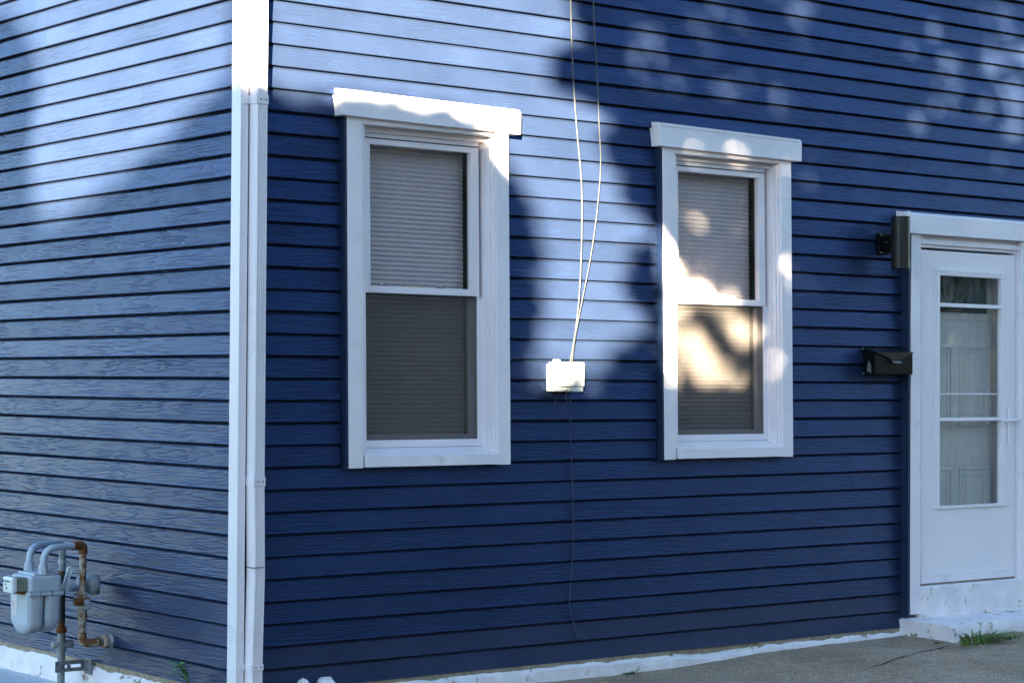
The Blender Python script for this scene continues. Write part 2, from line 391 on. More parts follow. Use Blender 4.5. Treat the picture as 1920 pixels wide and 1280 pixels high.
ljoints = {27: [.947], 26: [.947], 31: [1.98], 32: [1.98], 9: [1.55], 12: [2.9], 3: [.62]}
for row in range(NROW):
    js = ljoints.get(row, []); s = .060
    for j in js: clapboard(row, s, j-.0012, 'L', -.0025); s = j+.0012
    clapboard(row, s, 3.9, 'L')

# J-channels round the openings (painted blue)
def shear(xw):
    return lambda v: (v[0]-SH*(v[2]-1.88), v[1], v[2])
for X0 in (W1X, W2X):
    MB().box(X0-.013, X0-.001, -.030, .02, 1.094, 2.73).build('channel_trim', 'blue_trim', house, fix=shear(X0))
    MB().box(X0+.960, X0+.974, -.007, .02, 1.094, 2.73).build('channel_trim', 'blue_trim', house, fix=shear(X0))
MB().box(4.460, 4.4775, -.046, .02, .150, 2.371).build('channel_trim', 'blue_trim', house)

# corner post
MB().prism([(-.020, -.020), (.021, -.020), (.021, .012), (.012, .012), (.012, .058), (-.020, .058)], -.15, ztop, 'z').build('corner_post', 'white_aluminium', house, bevel=.0015)

# foundation: painted masonry, uneven, with a chipped upper edge
def foundation(name, p0, p1, nrm, zt, zb, depth, seed):
    p0, p1, nrm = Vector(p0), Vector(p1), Vector(nrm); n = int((p1-p0).length/.035); m = 9; vs, fs = [], []
    for i in range(n+1):
        t = i/n; base = p0.lerp(p1, t)
        a = noise.noise((t*n*.12, seed, 0)); c = noise.noise((t*n*.45, seed, 4)); big = noise.noise((t*n*.04, seed, 8))
        void = .026*max(0, 1-abs(base.x-2.98)/.36)**.4 if base.y == 0 and abs(base.x-2.98) < .36 else 0
        top = zt - .006 - max(0, .020*a) - max(0, .020*c) - void
        for j in range(m+1):
            s = j/m; z = top+(zb-top)*s
            d = depth*(.55+.45*math.sin(min(1, s*2.2)*math.pi/2)) + .012*noise.noise((t*n*.3, s*3, seed+2)) + .007*noise.noise((t*n*.9, s*7, seed+5)) + .005*c + .010*big
            if j == 0: d = -.02
            p = base + nrm*d; vs.append((p.x, p.y, z+(.002*c if j else 0)))
    for i in range(n):
        for j in range(m): fs.append((i*(m+1)+j, (i+1)*(m+1)+j, (i+1)*(m+1)+j+1, i*(m+1)+j+1))
    return MB().add(vs, fs).build(name, 'white_masonry', house, smooth=True)
foundation('foundation', (-.01, 0, 0), (4.47, 0, 0), (0, -1, 0), .092, -.16, .013, 1.3)
foundation('foundation', (0, 4.0, 0), (0, -.01, 0), (-1, 0, 0), .092, -.25, .022, 4.7)
MB().box(.01, 2.66, .004, .05, .0, .094).build('foundation_edge', 'bare_masonry', house)
MB().box(2.66, 3.30, .018, .06, .0, .094).build('foundation_edge', 'bare_masonry', house)
MB().box(3.30, 4.6, .004, .05, .0, .094).build('foundation_edge', 'bare_masonry', house)
MB().box(.004, .05, .05, 4, .0, .094).build('foundation_edge', 'bare_masonry', house)

# ------------------------------------------------------------------ windows
def window(X0, label, zoff=0.0, dirty=False):
    fx = lambda v: (X0+v[0]-SH*(v[2]-1.88), v[1], v[2]+zoff)
    zb, zt = 1.092, 2.735
    m = MB()
    # casing: two flat side boards and the head
    m.box(0, .081, -.035, .022, zb, zt); m.box(.881, .959, -.035, .022, zb, zt)
    m.box(.081, .881, -.0345, .022, 2.702, zt)
    win = m.build('window', 'white_paint', house, fix=fx, bevel=.0025); win['label'] = label
    # stepped liner inside the casing
    m = MB()
    m.box(.081, .108, -.020, .10, 1.150, 2.702); m.box(.871, .881, -.020, .10, 1.150, 2.702)
    m.box(.861, .871, -.004, .10, 1.150, 2.690); m.box(.853, .861, .022, .10, 1.150, 2.690)
    m.box(.108, .135, .022, .10, 1.150, 2.690)
    m.box(.108, .871, .030, .10, 2.676, 2.702)
    m.build('liner', 'white_vinyl', win, fix=fx, bevel=.0012)
    # sill: sloped top, apron below
    m = MB().prism([(-.030, 1.151), (-.046, 1.147), (-.046, 1.096), (.02, 1.096), (.09, 1.12), (.09, 1.181), (.05, 1.181)], .090, .876, 'x')
    m.build('sill', 'white_paint', win, fix=fx, bevel=.0015)
    # hood
    hz = lambda v: (X0+v[0], v[1], v[2]-.011*v[0]+zoff)
    m = MB().prism([(-.065, 2.730), (-.065, 2.838), (-.052, 2.852), (.02, 2.862), (.02, 2.730)], -.060, .998, 'x')
    hd = m.build('hood', 'white_aluminium', win, fix=hz, bevel=.0015)
    MB().box(-.058, .975, -.068, -.064, 2.846-.010, 2.846+.004).build('hood_flashing', 'white_aluminium', win, fix=hz)
    # upper sash
    def sash(name, u0, u1, z0, z1, y0, y1, st, rb, rt):
        q = MB().box(u0, u0+st, y0, y1, z0, z1).box(u1-st, u1, y0, y1, z0, z1).box(u0+st, u1-st, y0+.0005, y1, z0, z0+rb).box(u0+st, u1-st, y0+.0005, y1, z1-rt, z1)
        return q.build(name, 'white_vinyl', win, fix=fx, bevel=.0016)
    sash('upper_sash', .135, .832, 1.918, 2.676, .045, .078, .047, .033, .054)
    MB().box(.140, .83, .040, .0465, 2.650, 2.654).build('gasket', 'gasket', win, fix=fx)
    MB().box(.18, .787, .064, .068, 1.945, 2.625).build('pane', 'window_glass', win, fix=fx)
    # half screen in front of the lower sash
    q = MB().box(.140, .158, .055, .068, 1.195, 1.917).box(.826, .853, .055, .068, 1.183, 1.917).box(.158, .826, .0555, .068, 1.183, 1.218)
    q.build('screen_frame', 'white_vinyl', win, fix=fx, bevel=.0015)
    MB().box(.157, .827, .0615, .0618, 1.217, 1.918).build('screen', 'insect_screen', win, fix=fx)
    sash('lower_sash', .135, .853, 1.185, 1.945, .086, .115, .050, .055, .035)
    MB().box(.18, .805, .1, .104, 1.245, 1.915).build('pane', 'window_glass', win, fix=fx)
    MB().box(.15, .80, .047, .056, 1.9095, 1.9175).build('gasket', 'gasket', win, fix=fx)
    for uu, mt in ((.27, 'latch_dark'), (.62, 'latch_dark')):
        MB().box(uu, uu+.030, .088, .112, 1.945, 1.958).build('sash_latch', mt, win, fix=fx, bevel=.002)
        MB().box(uu-.004, uu+.012, .084, .108, 1.958, 1.966).build('sash_latch', 'white_vinyl', win, fix=fx, bevel=.002)
    MB().box(.42, .52, .09, .112, 1.945, 1.962).build('sash_lock', 'tan_latch', win, fix=fx, bevel=.003)
    # pleated shade
    n = 62; vs, fs = [], []; za, zb2 = 1.235, 2.66
    for i in range(2*n+1):
        z = za+(zb2-za)*i/(2*n); y = .150 + (.0095 if i % 2 else 0) + .002*noise.noise((z*3, X0, 0))
        vs += [(.150, y, z), (.815, y, z)]
    for i in range(2*n): fs.append((2*i, 2*i+1, 2*i+3, 2*i+2))
    MB().add(vs, fs).build('shade', 'shade_cloth', win, fix=fx)
    MB().box(.150, .815, .145, .165, 1.222, 1.236).build('shade_rail', 'white_vinyl', win, fix=fx, bevel=.002)
    # dark frame of the room opening
    q = MB().box(.05, .11, .12, .7, 1.1, 2.75).box(.87, .93, .12, .7, 1.1, 2.75).box(.11, .87, .12, .7, 2.69, 2.75).box(.11, .87, .12, .7, 1.1, 1.18)
    q.build('room_reveal', 'dark_room', win, fix=fx)
    return win
window(W1X, 'left window with white casing and a drawn grey pleated shade')
window(W2X, 'right window with white casing, sun falling on its lower screen', zoff=.004)

# ------------------------------------------------------------------ door
m = MB()
m.box(4.478, 4.562, -.050, .03, .168, 2.372)                 # left casing
m.box(5.485, 5.585, -.050, .03, .168, 2.372)
fr = m.build('door_frame', 'white_paint', house, bevel=.002)
MB().prism([(-.075, 2.372), (-.075, 2.478), (-.06, 2.492), (.02, 2.505), (.02, 2.372)], 4.410, 5.72, 'x').build('door_cap', 'white_paint', fr, bevel=.0015)
MB().box(4.412, 4.440, -.0775, .0, 2.474, 2.497).build('cap_flashing', 'white_aluminium', fr, bevel=.001)
MB().box(4.60, 5.72, -.0765, -.074, 2.469, 2.476).build('cap_flashing', 'white_aluminium', fr)
MB().box(4.562, 5.485, -.012, .10, 2.300, 2.372).build('head_jamb', 'white_vinyl', fr, bevel=.002)
MB().box(4.562, 5.485, -.030, -.0125, 2.318, 2.346).build('drip_rail', 'white_aluminium', fr, bevel=.002)
MB().box(4.562, 4.588, -.028, .10, .325, 2.300).build('side_jamb', 'white_vinyl', fr, bevel=.002)
MB().box(5.462, 5.485, -.028, .10, .325, 2.300).build('side_jamb', 'white_vinyl', fr, bevel=.002)
# storm door: leaf with an opening, glazing frame, panes
DX0, DX1, DZ0, DZ1 = 4.592, 5.458, .338, 2.284
GX0, GX1, GZ0, GZ1 = 4.758, 5.320, .785, 2.140
yd0, yd1 = -.026, .004
m = MB().box(DX0, GX0-.02, yd0, yd1, DZ0, DZ1).box(GX1+.02, DX1, yd0, yd1, DZ0, DZ1)
m.box(GX0-.02, GX1+.02, yd0, yd1, GZ1+.03, DZ1).box(GX0-.02, GX1+.02, yd0, yd1, DZ0, GZ0-.01)
sd = m.build('storm_door', 'white_vinyl', house); sd['label'] = 'white storm door with tall glazed panel and lever handle'
m = MB()
for k, (o, d) in enumerate(((.052, .004), (.038, .009), (.022, .006))):
    a0, a1, b0, b1 = GX0-o, GX1+o, GZ0-.012, GZ1+o
    t = .016
    m.box(a0, a0+t, yd0-d, yd0+.004, b0, b1).box(a1-t, a1, yd0-d, yd0+.004, b0, b1).box(a0+t, a1-t, yd0-d+.0004, yd0+.004, b1-t, b1)
m.build('glazing_bead', 'white_vinyl', sd, bevel=.0015)
q = MB().box(GX0-.012, GX0, yd0-.002, yd1, GZ0, GZ1+.012).box(GX1, GX1+.012, yd0-.002, yd1, GZ0, GZ1+.012).box(GX0-.05, GX1+.055, yd0-.014, yd1, GZ0-.016, GZ0).box(GX0, GX1, yd0-.002, yd1, GZ1, GZ1+.012)
q.build('glazing_frame', 'white_vinyl', sd, bevel=.001)
for z, h in ((1.968, .022), (1.293, .020)):
    MB().box(GX0, GX1, yd0-.004, yd1, z-h/2, z+h/2).build('glazing_bar', 'white_vinyl', sd, bevel=.0012)
MB().box(GX0, GX1, yd0+.010, yd0+.016, 1.440, 1.447).build('glazing_bar', 'white_aluminium', sd)
for z0, z1 in ((GZ0, 1.283), (1.303, 1.957), (1.979, GZ1)):
    MB().box(GX0, GX1, yd0+.020, yd0+.024, z0, z1).build('pane', 'door_glass', sd)
MB().box(DX0+.002, DX1-.002, yd0-.005, yd0+.002, DZ0, DZ0+.052).build('door_sweep', 'white_aluminium', sd, bevel=.0015)
for z in (2.09, 1.675, .93, .55):
    MB().box(DX0-.010, DX0+.004, yd0-.006, yd0, z-.046, z+.046).build('hinge', 'white_aluminium', sd, bevel=.001)
    MB().box(DX0-.0115, DX0-.0100, yd0-.004, yd0+.004, z-.047, z+.047).build('hinge_gap', 'gasket', sd)
hx = 5.395
hb = MB().box(hx-.013, hx+.013, yd0-.012, yd0, 1.135, 1.365).build('handle_plate', 'white_vinyl', sd, bevel=.004)
MB().tube([(hx, yd0-.01, 1.285), (hx, yd0-.045, 1.285), (hx-.012, yd0-.052, 1.285), (hx-.10, yd0-.055, 1.282)], [.010, .010, .010, .008], 10).build('handle', 'white_vinyl', sd, smooth=True)
MB().tube([(hx, yd0-.045, 1.285), (hx+.06, yd0-.05, 1.292)], [.009, .006], 10).build('handle', 'white_vinyl', sd, smooth=True)
MB().box(4.565, 5.482, -.020, .08, .3265, .3365).build('threshold', 'bare_masonry', fr)
# entry door behind it
ED = MB().box(4.60, 5.46, .075, .115, .335, 1.925); ED.box(4.60, 4.66, .075, .115, 1.925, 2.28); ED.box(5.36, 5.46, .075, .115, 1.925, 2.28); ED.box(4.66, 5.36, .075, .115, 2.245, 2.28)
ed = ED.build('entry_door', 'white_paint', house); ed['label'] = 'white panelled entry door behind the storm door glass'
for x0, x1 in ((4.70, 4.985), (5.055, 5.34)):
    for z0, z1 in ((.46, 1.00), (1.25, 1.73)):
        q = MB()
        for o, d in ((0, .010), (.03, .005)):
            t = .014
            q.box(x0+o, x0+o+t, .075-d, .0755, z0+o, z1-o).box(x1-o-t, x1-o, .075-d, .0755, z0+o, z1-o).box(x0+o+t, x1-o-t, .0754-d, .0755, z1-o-t, z1-o).box(x0+o+t, x1-o-t, .0754-d, .0755, z0+o, z0+o+t)
        q.build('panel_moulding', 'white_paint', ed, bevel=.002)
        MB().box(x0+.06, x1-.06, .070, .0755, z0+.06, z1-.06).build('panel', 'white_paint', ed, bevel=.004)
# sunburst light of the entry door
cx, cz, R_ = 5.00, 1.93, .34
MB().prism([(cx+R_*math.cos(a), cz+R_*.92*math.sin(a)) for a in [math.pi*k/16 for k in range(17)]], .098, .102, 'y').build('fanlight_pane', 'far_glass', ed)
q = MB()
for a in (42, 66, 90, 114, 138):
    ca, sa = math.cos(rad(a)), math.sin(rad(a)); n_ = (-sa, ca)
    p0 = (cx+.06*ca, cz+.06*sa); p1 = (cx+R_*ca, cz+R_*.92*sa)
    wd = .011
    q.prism([(p0[0]+n_[0]*wd, p0[1]+n_[1]*wd), (p1[0]+n_[0]*wd, p1[1]+n_[1]*wd), (p1[0]-n_[0]*wd, p1[1]-n_[1]*wd), (p0[0]-n_[0]*wd, p0[1]-n_[1]*wd)], .088, .0975, 'y')
q.build('fanlight_muntins', 'muntin_brown', ed)
MB().box(4.69, 5.34, .068, .0752, 1.885, 1.928).build('fanlight_sill', 'white_vinyl', ed, bevel=.003)
MB().box(4.60, 5.46, .2, .22, .3, 2.35).build('door_backing', 'dark_room', ed)

# riser under the door and doorstep
rs = MB().box(4.562, 5.75, -.090, .03, .145, .3255).build('door_riser', 'white_masonry', house, bevel=.006)
root = empty('doorstep', (5.1, -.2, .0))
st = MB(); nI, nJ = 60, 16; vs, fs = [], []
# worn block: top, front and left side as one rounded shell
prof = [(.02, .1465), (-.10, .1475), (-.20, .147), (-.30, .146), (-.365, .144), (-.385, .136), (-.392, .12), (-.394, .09), (-.397, .05), (-.40, -.08)]
for i in range(nI+1):
    x = 4.444+1.35*i/nI
    for (y, z) in prof:
        e = max(0, 1-(x-4.444)/.02); k = .010*e*e
        zz = z - (k if z > .1 else 0); n1 = noise.noise((x*6, y*6+z*8, 2)); n2 = noise.noise((x*21, y*21+z*20, 5))
        vs.append((x, y+(.006*n1+.003*n2 if y < -.36 else 0), zz+(.003*n1+.0012*n2)))
n = len(prof)
for i in range(nI):
    for k in range(n-1): fs.append((i*n+k, (i+1)*n+k, (i+1)*n+k+1, i*n+k+1))
vs.append((4.452, .02, -.08)); vs.append((5.794, .02, -.08))
fs.append(tuple(range(n)) + (len(vs)-2,)); fs.append(tuple(nI*n+k for k in range(n))[::-1] + (len(vs)-1,))
MB().add(vs, fs).build('block', 'white_masonry', root, smooth=True)
# bare chipped base of the step where the paint has gone
vs, fs = [], []
for i in range(41):
    x = 4.452+1.33*i/40; top = .070+.02*noise.noise((x*5, 1, 1))+.012*noise.noise((x*17, 3, 1))-max(0, .05-(x-4.46)*.6)
    for j in range(5):
        z = -.04+(top+.04)*j/4; vs.append((x, -.403-.012*(1-j/4)+.005*noise.noise((x*14, z*20, 0)), z))
    vs.append((x, -.385, top+.001))
for i in range(40):
    for j in range(5): fs.append((i*6+j, (i+1)*6+j, (i+1)*6+j+1, i*6+j+1))
MB().add(vs, fs).build('bare_base', 'bare_masonry', root, smooth=True)
tag(root, 'low white-painted concrete doorstep below the storm door', 'doorstep'); adopt(root)

# ------------------------------------------------------------------ downspout
zt2 = ztop
def ds_section(x0, x1, y0, y1):
    """2x3 downspout outline with ribs on the outer face (y0 is the front)"""
    P = [(x0, y1), (x0, y0+.006), (x0+.006, y0)]
    n = 4; a, b = x0+.010, x1-.008
    for k in range(n):
        s = a+(b-a)*k/n; wd = (b-a)/n
        P += [(s, y0), (s+wd*.25, y0+.0045), (s+wd*.5, y0+.0045), (s+wd*.75, y0)]
    P += [(x1-.006, y0), (x1, y0+.006), (x1, y1)]
    return P
sec = ds_section(.029, .089, -.078, -.012); n = len(sec)
stations = [(-.16, -.003, 0), (.02, -.004, 0), (.30, -.001, .000), (.62, .006, .0), (.64, .006, 0), (.95, .0015, 0), (1.05, .000, 0), (2.75, 0, 0), (zt2, 0, 0)]
vs, fs = [], []
for z, dx, dy in stations: vs += [(p[0]+dx, p[1]+dy, z) for p in sec]
for i in range(len(stations)-1):
    for k in range(n): fs.append((i*n+k, i*n+(k+1) % n, (i+1)*n+(k+1) % n, (i+1)*n+k))
dsp = MB().add(vs, fs).build('downspout', 'white_aluminium', house); dsp['label'] = 'white ribbed downspout beside the corner post'
def strap(z, h, dx, bridge):
    MB().box(.0255+dx, .0885+dx, -.0812, -.006, z-h/2, z+h/2).build('strap', 'white_aluminium', dsp, bevel=.0015)
    MB().box(.0875+dx, .116+dx, -.0095, -.004, z-h/2+.004, z+h/2-.004).build('strap', 'white_aluminium', dsp)
    if bridge: MB().box(-.012, .0275+dx, -.0262, -.0205, z-h/2+.002, z+h/2-.003).build('strap', 'white_aluminium', dsp)
    for xx, yy in ((.047+dx, -.0812), (.075+dx, -.0812)): MB().tube([(xx, yy-.003, z), (xx, yy, z)], .0038, 8).build('rivet', 'galvanised', dsp)
strap(2.762, .042, 0, True); strap(1.046, .040, 0.0005, False); strap(.216, .028, -.002, True)
MB().box(.026, .0885, -.0805, -.01, .660, .6625).build('seam', 'gasket', dsp)

# ------------------------------------------------------------------ wall lamp
root = empty('wall_lamp', (4.24, 0, 2.30))
lx, ly, lr = 4.292, -.130, .0535
q = MB(); seg = 40
ring = lambda r, z: [(lx+r*math.cos(2*math.pi*k/seg), ly+r*math.sin(2*math.pi*k/seg), z) for k in range(seg)]
vs = ring(lr, 2.157)+ring(lr, 2.456)+ring(lr-.003, 2.456)+ring(lr-.003, 2.40)+ring(lr-.003, 2.157)+ring(lr-.003, 2.21)
fs = []
for a, b in ((0, 1), (1, 2), (2, 3), (0, 4), (4, 5)):
    for k in range(seg): k2 = (k+1) % seg; fs.append((a*seg+k, a*seg+k2, b*seg+k2, b*seg+k))
fs.append(tuple(3*seg+k for k in range(seg))); fs.append(tuple(5*seg+k for k in range(seg)))
q.add(vs, fs); q.build('lamp_body', 'bronze_metal', root, smooth=True)
MB().box(4.228, 4.33, -.026, .0, 2.245, 2.365).build('back_plate', 'black_metal', root, bevel=.006)
MB().box(4.250, 4.325, -.10, -.024, 2.262, 2.348).build('arm', 'black_metal', root, bevel=.006)
for z in (2.356, 2.252): MB().tube([(4.243, -.031, z), (4.243, -.025, z)], .006, 8).build('screw', 'galvanised', root)
MB().tube([(4.265, -.062, 2.312), (4.247, -.062, 2.312)], .005, 8).build('screw', 'galvanised', root)
tag(root, 'black cylinder wall lamp mounted beside the top of the door', 'wall lamp'); adopt(root)

# ------------------------------------------------------------------ mailbox (envelope-shaped flap)
root = empty('mailbox', (4.30, 0, 1.55))
mx0, mx1, md = 4.125, 4.447, -.088
MB().prism([(0, 1.556), (md, 1.556), (md, 1.672), (0, 1.702)], mx0, mx1, 'x').build('body', 'black_metal', root, bevel=.002)
MB().add([(mx0-.004, 0, 1.7065), (mx1+.004, 0, 1.7065), (mx1+.004, md-.006, 1.677), (mx0-.004, md-.006, 1.677), (mx0-.004, 0, 1.709), (mx1+.004, 0, 1.709), (mx1+.004, md-.006, 1.680), (mx0-.004, md-.006, 1.680)],
         [(0, 1, 2, 3), (4, 7, 6, 5), (0, 4, 5, 1), (2, 6, 7, 3), (1, 5, 6, 2), (0, 3, 7, 4)]).build('lid', 'lid_metal', root)
xm = (mx0+mx1)/2+.01
MB().prism([(mx0-.004, 1.6795), (xm-.055, 1.645), (xm-.035, 1.628), (xm+.035, 1.628), (xm+.05, 1.645), (mx1+.004, 1.6795)], md-.0095, md-.004, 'y').build('flap', 'lid_metal', root)
MB().add([(xm-.035, md-.0095, 1.630), (xm+.035, md-.0095, 1.630), (xm+.032, md-.024, 1.622), (xm-.032, md-.024, 1.622), (xm-.035, md-.0075, 1.627), (xm+.035, md-.0075, 1.627), (xm+.032, md-.024, 1.619), (xm-.032, md-.024, 1.619)],
         [(0, 1, 2, 3), (4, 7, 6, 5), (0, 4, 5, 1), (2, 6, 7, 3), (1, 5, 6, 2), (0, 3, 7, 4)]).build('tab', 'galvanised', root)
MB().tube([(mx0-.012, -.004, 1.70), (mx0+.004, -.004, 1.70)], .005, 8).build('screw', 'galvanised', root)
MB().tube([(mx0-.012, -.006, 1.56), (mx0+.006, -.006, 1.56)], .004, 8).build('screw', 'galvanised', root)
MB().add([(mx0-.0012, -.030, 1.572), (mx0-.0012, -.062, 1.560), (mx0-.0012, -.060, 1.60), (mx0-.0012, -.044, 1.635), (mx0-.0012, -.034, 1.605)], [(0, 1, 2, 3, 4)]).build('painted_highlight', 'galvanised', root)  # light grey highlight on the side face, painted as a flat patch
tag(root, 'black metal mailbox with envelope flap left of the door frame', 'mailbox'); adopt(root)

# ------------------------------------------------------------------ cable box and cables
root = empty('junction_box', (1.86, 0, 1.45))
bd = -.088
MB().box(1.768, 1.966, bd, -.030, 1.476, 1.600).build('cover', 'box_plastic', root, bevel=.010)
MB().box(1.786, 1.962, -.06, .004, 1.452, 1.59).build('base', 'box_plastic', root, bevel=.004)
MB().box(1.774, 1.823, bd+.004, -.030, 1.452, 1.4745).build('skirt', 'box_plastic', root, bevel=.003)
MB().box(1.888, 1.956, bd+.004, -.030, 1.452, 1.4745).build('skirt', 'box_plastic', root, bevel=.003)
MB().box(1.815, 1.888, -.03, -.02, 1.440, 1.47).build('recess', 'black_metal', root)
MB().tube([(1.772, -.065, 1.574), (1.735, -.070, 1.570)], [.013, .010], 10).build('latch', 'box_plastic', root, smooth=True)
for z in (1.545, 1.525, 1.505):
    MB().box(1.757, 1.770, -.076, -.045, z-.008, z+.006).build('hinge_knuckle', 'box_plastic', root, bevel=.003)
MB().box(1.796, 1.826, -.060, -.032, 1.600, 1.612).build('cable_port', 'box_plastic', root, bevel=.003)
MB().box(1.964, 1.972, -.065, -.03, 1.525, 1.55).build('lock_tab', 'box_plastic', root, bevel=.002)
for pts in ([(1.80, -.06, 1.462), (1.82, -.075, 1.452), (1.845, -.078, 1.455), (1.865, -.07, 1.465)],
            [(1.87, -.05, 1.452), (1.872, -.05, 1.40), (1.865, -.045, 1.365), (1.845, -.035, 1.345), (1.83, -.03, 1.36)],
            [(1.83, -.05, 1.452), (1.81, -.045, 1.42), (1.808, -.035, 1.38)]):
    MB().tube(bezier(pts), .0017, 8).build('lead', 'cable_grey', root, smooth=True)
tag(root, 'white plastic cable junction box mounted on blue siding between the windows', 'junction box'); adopt(root)
def cable(pix, Ys, r, mat, label, extra=None):
    P = [onR(x, y, Y) for (x, y), Y in zip(pix, Ys)]
    if extra: P = extra(P)
    o = MB().tube(bezier(P, 6), r, 8).build('cable', mat, None, smooth=True)
    tag(o, label, 'cable')
cable([(1068, -220), (1069, -60), (1071, 50), (1075, 150), (1082, 250), (1090, 340), (1091, 430), (1087, 540), (1079, 620), (1070, 672), (1069, 690)],
      [-.02, -.02, -.022, -.024, -.027, -.032, -.036, -.04, -.045, -.05, -.05], .0041, 'cable_white', 'left of two white cables hanging down to the junction box')
cable([(1108, -220), (1111, -60), (1114, 50), (1119, 130), (1123, 230), (1126, 310), (1119, 400), (1106, 490), (1088, 580), (1077, 640), (1073, 674), (1073, 690)],
      [-.012, -.012, -.012, -.014, -.016, -.018, -.020, -.024, -.030, -.040, -.046, -.046], .0034, 'cable_white', 'right of two white cables, bowing outward above the junction box')
cable([(1069, 742), (1069, 790), (1071, 860), (1075, 960), (1074, 1040), (1070, 1080), (1068, 1140), (1074, 1165), (1080, 1190), (1080, 1206)],
      [-.035, -.02, -.010, -.008, -.008, -.008, -.008, -.008, -.010, .004], .0030, 'cable_blue', 'thin blue-painted cable running down the siding below the junction box')

# ------------------------------------------------------------------ gas meter
root = empty('gas_meter', (-.3, 1.30, -.05))
yO, yI = 1.209, 1.451
XO, XI = -.150, -.140
MX = -.375; yR, yL = 1.180, 1.332; yc = (yR+yL)/2
pr = .0165
# outlet line: meter -> wall side -> down -> into the wall
MB().tube(elbow((MX, yR, .585), (MX, yR, .685), (XO-.055, yO-.01, .688), .075, 12), pr, 14).build('outlet_pipe', 'meter_grey', root, smooth=True)
MB().tube([(XO-.06, yO-.01, .688), (XO-.025, yO-.002, .688)], .021, 14).build('pipe_coupling', 'rust', root, smooth=True)
MB().tube(elbow((XO-.030, yO-.002, .688), (XO, yO, .688), (XO, yO, .645), .022, 8), .0225, 14).build('pipe_elbow', 'rust', root, smooth=True)
MB().tube([(XO, yO, .65), (XO, yO, .455)], .0165, 14).build('drop_pipe', 'rusty_cream', root, smooth=True)
MB().tube([(XO, yO, .460), (XO, yO, .455), (XO, yO, .352), (XO, yO, .349)], [.019, .0215, .0215, .019], 14).build('valve_body', 'rusty_cream', root, smooth=True)
MB().tube([(XO-.045, yO-.01, .415), (XO+.03, yO-.01, .415)], [.019, .019], 12).build('valve_plug', 'rust', root, smooth=True)
MB().tube([(XO+.01, yO-.035, .412), (XO+.01, yO, .412)], [.015, .016], 12).build('valve_stem', 'meter_grey', root, smooth=True)
MB().tube([(XO+.012, yO-.030, .385), (XO+.012, yO, .385)], [.012, .012], 12).build('valve_stem', 'meter_grey', root, smooth=True)
MB().tube([(XO, yO, .352), (XO, yO, .328)], .0265, 8).build('union_nut', 'rusty_cream', root)
MB().tube([(XO, yO, .330), (XO, yO, .300)], .0190, 14).build('drop_pipe', 'rusty_cream', root, smooth=True)
MB().tube([(XO, yO, .302), (XO, yO, .255)], .0160, 14).build('drop_pipe', 'rusty_cream', root, smooth=True)
MB().tube([(XO, yO, .304), (XO, yO, .298)], .0175, 14).build('rust_ring', 'rust', root, smooth=True)
MB().tube([(XO, yO, .262), (XO, yO, .254)], .0185, 14).build('rust_ring', 'rust', root, smooth=True)
MB().tube(elbow((XO, yO, .258), (XO, yO, .210), (XO+.085, yO-.004, .210), .034, 8), .0215, 14).build('pipe_elbow', 'rusty_cream', root, smooth=True)
MB().tube([(XO+.080, yO-.004, .210), (XO+.090, yO-.004, .210)], .0225, 14).build('rust_ring', 'rust', root, smooth=True)
MB().tube([(XO+.088, yO-.004, .210), (XO+.118, yO-.004, .211)], .0165, 14).build('drop_pipe', 'pipe_grey', root, smooth=True)
MB().tube([(-.040, yO-.004, .211), (-.036, yO-.004, .211), (-.020, yO-.004, .211)], [.028, .033, .033], 18).build('wall_flange', 'rusty_cream', root, smooth=True)
MB().tube([(-.021, yO-.004, .211), (-.017, yO-.004, .211)], .0335, 18).build('rust_ring', 'rust', root, smooth=True)
MB().tube([(-.018, yO-.004, .211), (.008, yO-.004, .211)], .0315, 18).build('wall_flange', 'box_plastic', root, smooth=True)
# inlet line: ground -> up -> meter
MB().tube(elbow((MX, yL, .585), (MX, yL, .682), (XI-.02, yI, .682), .075, 12) , pr, 14).build('inlet_pipe', 'meter_grey', root, smooth=True)
MB().tube(elbow((XI-.03, yI, .682), (XI, yI, .682), (XI, yI, .54), .022, 8), pr, 14).build('inlet_pipe', 'pipe_grey', root, smooth=True)
MB().tube([(XI, yI, .600), (XI, yI, .585)], .0195, 14).build('pipe_coupling', 'meter_grey', root, smooth=True)
MB().tube([(XI, yI, .545), (XI, yI, .535)], .0195, 14).build('rust_ring', 'rust', root, smooth=True)
MB().tube([(XI, yI, .54), (XI, yI, .29)], .0175, 14).build('riser', 'pipe_dark', root, smooth=True)
MB().tube([(XI, yI, .292), (XI, yI, .268)], .0175, 14).build('rust_ring', 'rust', root, smooth=True)
MB().tube([(XI, yI, .268), (XI, yI, .264), (XI, yI, .240), (XI, yI, .236)], [.020, .026, .026, .020], 14).build('pipe_coupling', 'rust', root, smooth=True)
MB().tube([(XI, yI, .24), (XI, yI, -.16)], .0195, 14).build('riser', 'pipe_grey', root, smooth=True)
MB().tube([(XI, yI, .200), (XI, yI, .150)], [.024, .027], 14).build('stop_valve', 'pipe_grey', root, smooth=True)
MB().tube([(XI-.048, yI+.004, .180), (XI-.044, yI+.004, .180), (XI+.05, yI-.012, .180), (XI+.054, yI-.012, .180)], [.014, .017, .022, .019], 14).build('stop_valve', 'pipe_grey', root, smooth=True)
